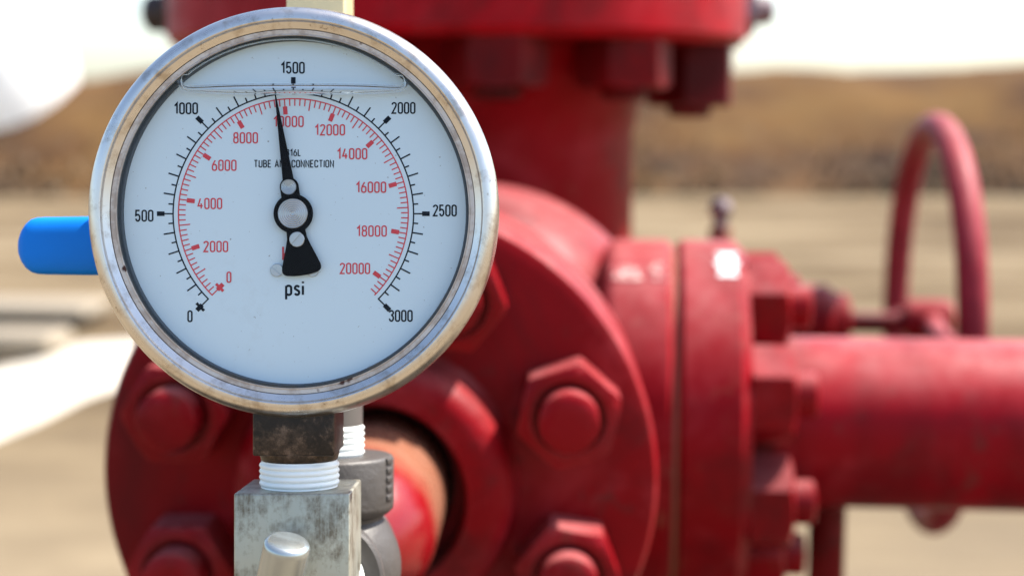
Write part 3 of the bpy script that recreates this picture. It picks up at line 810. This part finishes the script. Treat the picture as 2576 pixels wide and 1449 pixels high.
# --- flow line to the right: flange pair, bolts, pipe
Q = at(1690, 1052, .871)
ln = thing('flange_pair', 'bolted pair of thick red flanges on the side outlet', 'flange', frame(Q, R(-5.2)))
r2 = .1095
x0, x1, x2 = -.0420, -.0015, .0412
MB().revolve([(.06, x0)] + [(r2 - .009 + .009 * math.sin(R(t)), x0 + .009 - .009 * math.cos(R(t))) for t in range(0, 91, 15)] + [(r2, x1 - .003), (r2 - .003, x1)], 'X', 128).build('inner_flange', M_RED_B, ln, 1, 40)
MB().revolve([(r2 - .0042, x1 - .001), (r2 - .0042, x1 + .004)], 'X', 96).build('joint_ring', M_RUST, ln)
MB().revolve([(r2 - .003, x1 + .003), (r2, x1 + .006), (r2, x2 - .006), (r2 - .006, x2), (.06, x2 + .001)], 'X', 128).build('outer_flange', M_RED_B, ln, 1, 40)
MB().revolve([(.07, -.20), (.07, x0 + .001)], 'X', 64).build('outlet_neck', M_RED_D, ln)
for i in range(8):
    a = R(22.5 + 45 * i)           # from towards the camera, round the run
    M = Matrix.Translation((0, -.0795 * math.cos(a), .0795 * math.sin(a)))
    bolt(ln, .0490, x2, x2 + .0240, .0125, .0135, 'X', M, R(90 + (7 * i) % 23), M_RED_N)
def rim_patch(name, xa, xb, a0, a1, rad, mat):
    vs = []; n = 10
    for dr in (0, .0006):
        for i in range(n + 1):
            t = a0 + (a1 - a0) * i / n; wv = .0030 * math.sin(5.3 * i + 40 * xa) * math.sin(2.1 * i)
            for x in (xa + wv, xb - .8 * wv): vs.append((x, -(rad + dr) * math.cos(t), (rad + dr) * math.sin(t)))
    k = 2 * (n + 1); fs = []
    for i in range(n):
        b = 2 * i; fs += [(b, b + 1, b + 3, b + 2), (k + b, k + b + 1, k + b + 3, k + b + 2), (b, b + 2, k + b + 2, k + b), (b + 1, b + 3, k + b + 3, k + b + 1)]
    fs += [(0, 1, k + 1, k), (2 * n, 2 * n + 1, k + 2 * n + 1, k + 2 * n)]
    MB().add(vs, fs).build(name, mat, ln)
rim_patch('pale_patch', x2 - .0175, x2 - .0065, R(59), R(73), r2, M_PATCH_WHITE)  # pale patches on the flange rims, red showing through
rim_patch('pale_patch', x0 + .006, x0 + .022, R(57), R(64), r2, M_PATCH_DULL)
rim_patch('pale_patch', x1 - .0115, x1 - .0035, R(57), R(66), r2, M_PATCH_DULL)
pp = thing('flow_pipe', 'thick red flowline pipe running right from the flanges', 'pipe', frame(Q, R(-5.2)))
rp2 = .0512
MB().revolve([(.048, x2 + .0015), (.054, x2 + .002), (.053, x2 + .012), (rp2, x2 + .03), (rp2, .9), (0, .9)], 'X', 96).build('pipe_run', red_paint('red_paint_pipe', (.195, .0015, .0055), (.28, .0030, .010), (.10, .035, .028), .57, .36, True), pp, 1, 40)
# pipe support under the flow line
sp = at(2078, 1400, .900); gz0 = Q.z
t = thing('pipe_support', 'dark red post holding up the flowline pipe', 'support', frame((sp.x, sp.y, 0), R(-5)))
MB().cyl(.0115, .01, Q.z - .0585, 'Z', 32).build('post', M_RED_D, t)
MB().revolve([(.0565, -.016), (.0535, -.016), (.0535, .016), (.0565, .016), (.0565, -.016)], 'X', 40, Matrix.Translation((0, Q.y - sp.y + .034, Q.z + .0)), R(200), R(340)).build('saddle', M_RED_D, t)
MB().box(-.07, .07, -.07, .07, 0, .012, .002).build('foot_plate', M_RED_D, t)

# --- wellhead spool (upright body with top flange)
C3 = at(1155, 124, 1.136)
w = thing('wellhead_spool', 'upright red wellhead spool with a wide bolted top flange', 'wellhead', frame((C3.x, C3.y, 0), YAW))
zf = C3.z
R3 = .2265; rc = .139
MB().revolve([(rc + .05, 0.02), (rc + .05, .30), (rc + .02, .36), (rc, .42), (rc, zf - .07), (rc + .004, zf - .045), (rc + .018, zf - .018), (rc + .03, zf)], 'Z', 96).build('spool_body', M_RED_B, w, 1, 40)
MB().revolve([(rc, zf - .0005), (R3 - .006, zf), (R3, zf + .006), (R3, zf + .088), (R3 - .006, zf + .094), (rc, zf + .0945)], 'Z', 128).build('top_flange', M_REDBRIGHT, w, 1, 40)
MB().revolve([(rc, zf + .097), (R3 - .006, zf + .097), (R3, zf + .103), (R3, zf + .18), (rc, zf + .20), (rc, zf + .5)], 'Z', 96).build('upper_spool', M_RED, w, 1, 40)
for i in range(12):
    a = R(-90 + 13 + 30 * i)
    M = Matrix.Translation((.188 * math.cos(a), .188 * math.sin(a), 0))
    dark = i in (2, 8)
    bolt(w, .062 if dark else .060, zf, zf - (.046 if dark else .034), .0165, .008, 'Z', M, R(11 * i), M_RED_SHADE if dark else M_RED_D, M_RED_SHADE)
for sx, mt in ((1, M_GREYBOLT), (-1, M_DARK)):
    M = Matrix.Translation((0, 0, zf + .031)) @ Matrix.Rotation(0 if sx > 0 else PI, 4, 'Z') @ Matrix.Rotation(R(6 * sx), 4, 'Z')
    q = 1.0 if sx > 0 else 1.35
    m = MB(); m.nut(.038 * q, R3 - .003, R3 + .010 * q, 'X', R(20), M); m.cyl(.0115 * q, R3 + .008, R3 + .0265 * q, 'X', 24, .004, M)
    m.build('lockdown_screw', mt, w)
MB().revolve([(.094, -.42), (.094, -.10)], 'Y', 64, Matrix.Translation((.0, 0, P.z))).build('side_outlet', M_RED, w)

# --- second valve behind the flow line with its handwheel
HC = at(2337, 812, 1.15)
v2 = thing('gate_valve', 'red gate valve with a tall narrow handwheel seen edge on behind the pipe', 'valve', frame(HC, R(-5.6)))
k1 = 1.15 / FPX
def vx(px): return (px - 2345) * k1
MB().revolve([(.026, vx(1990)), (.030, vx(2010)), (.030, vx(2090)), (.024, vx(2112)), (.024, vx(2135)), (.019, vx(2146)), (.0, vx(2146))], 'X', 40).build('bonnet', M_RED, v2, 1, 30)
MB().cyl(.0085, vx(2140), vx(2352), 'X', 24, .001).build('stem', M_RED_SHADE, v2)
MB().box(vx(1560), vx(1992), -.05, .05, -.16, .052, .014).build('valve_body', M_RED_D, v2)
rw = .1575
wheel = MB().tube([(0, rw * math.cos(2 * PI * i / 72), rw * math.sin(2 * PI * i / 72)) for i in range(72)], .0112, 20, True).build('wheel_rim', M_FADED, v2)
MB().revolve([(.0, -.020), (.017, -.019), (.019, -.015), (.019, .014), (.017, .017), (0, .018)], 'X', 32).build('wheel_hub', M_RED, wheel)
for i in range(3):
    a = R((-6, 180, 267)[i])
    MB().tube([(0, .013 * math.cos(a), .013 * math.sin(a)), (-.006, .08 * math.cos(a), .08 * math.sin(a)), (0, (rw - .004) * math.cos(a), (rw - .004) * math.sin(a))], [.010, .0075, .007], 14).build('wheel_spoke', M_RED, wheel)
gf = at(1812, 592, 1.10)
t = thing('grease_fitting', 'small rusty grease fitting sticking up behind the flanges', 'fitting', frame((gf.x, gf.y, gf.z - .03), 0))
MB().nut(.015, .0, .036, 'Z').build('fitting_base', plain('rusty_red', (.22, .06, .03), .6, .2, .3, 300), t)
MB().revolve([(.006, .034), (.0055, .042), (.0085, .047), (.009, .052), (.006, .058), (0, .059)], 'Z', 24).build('nipple_head', M_GREYBOLT, t)
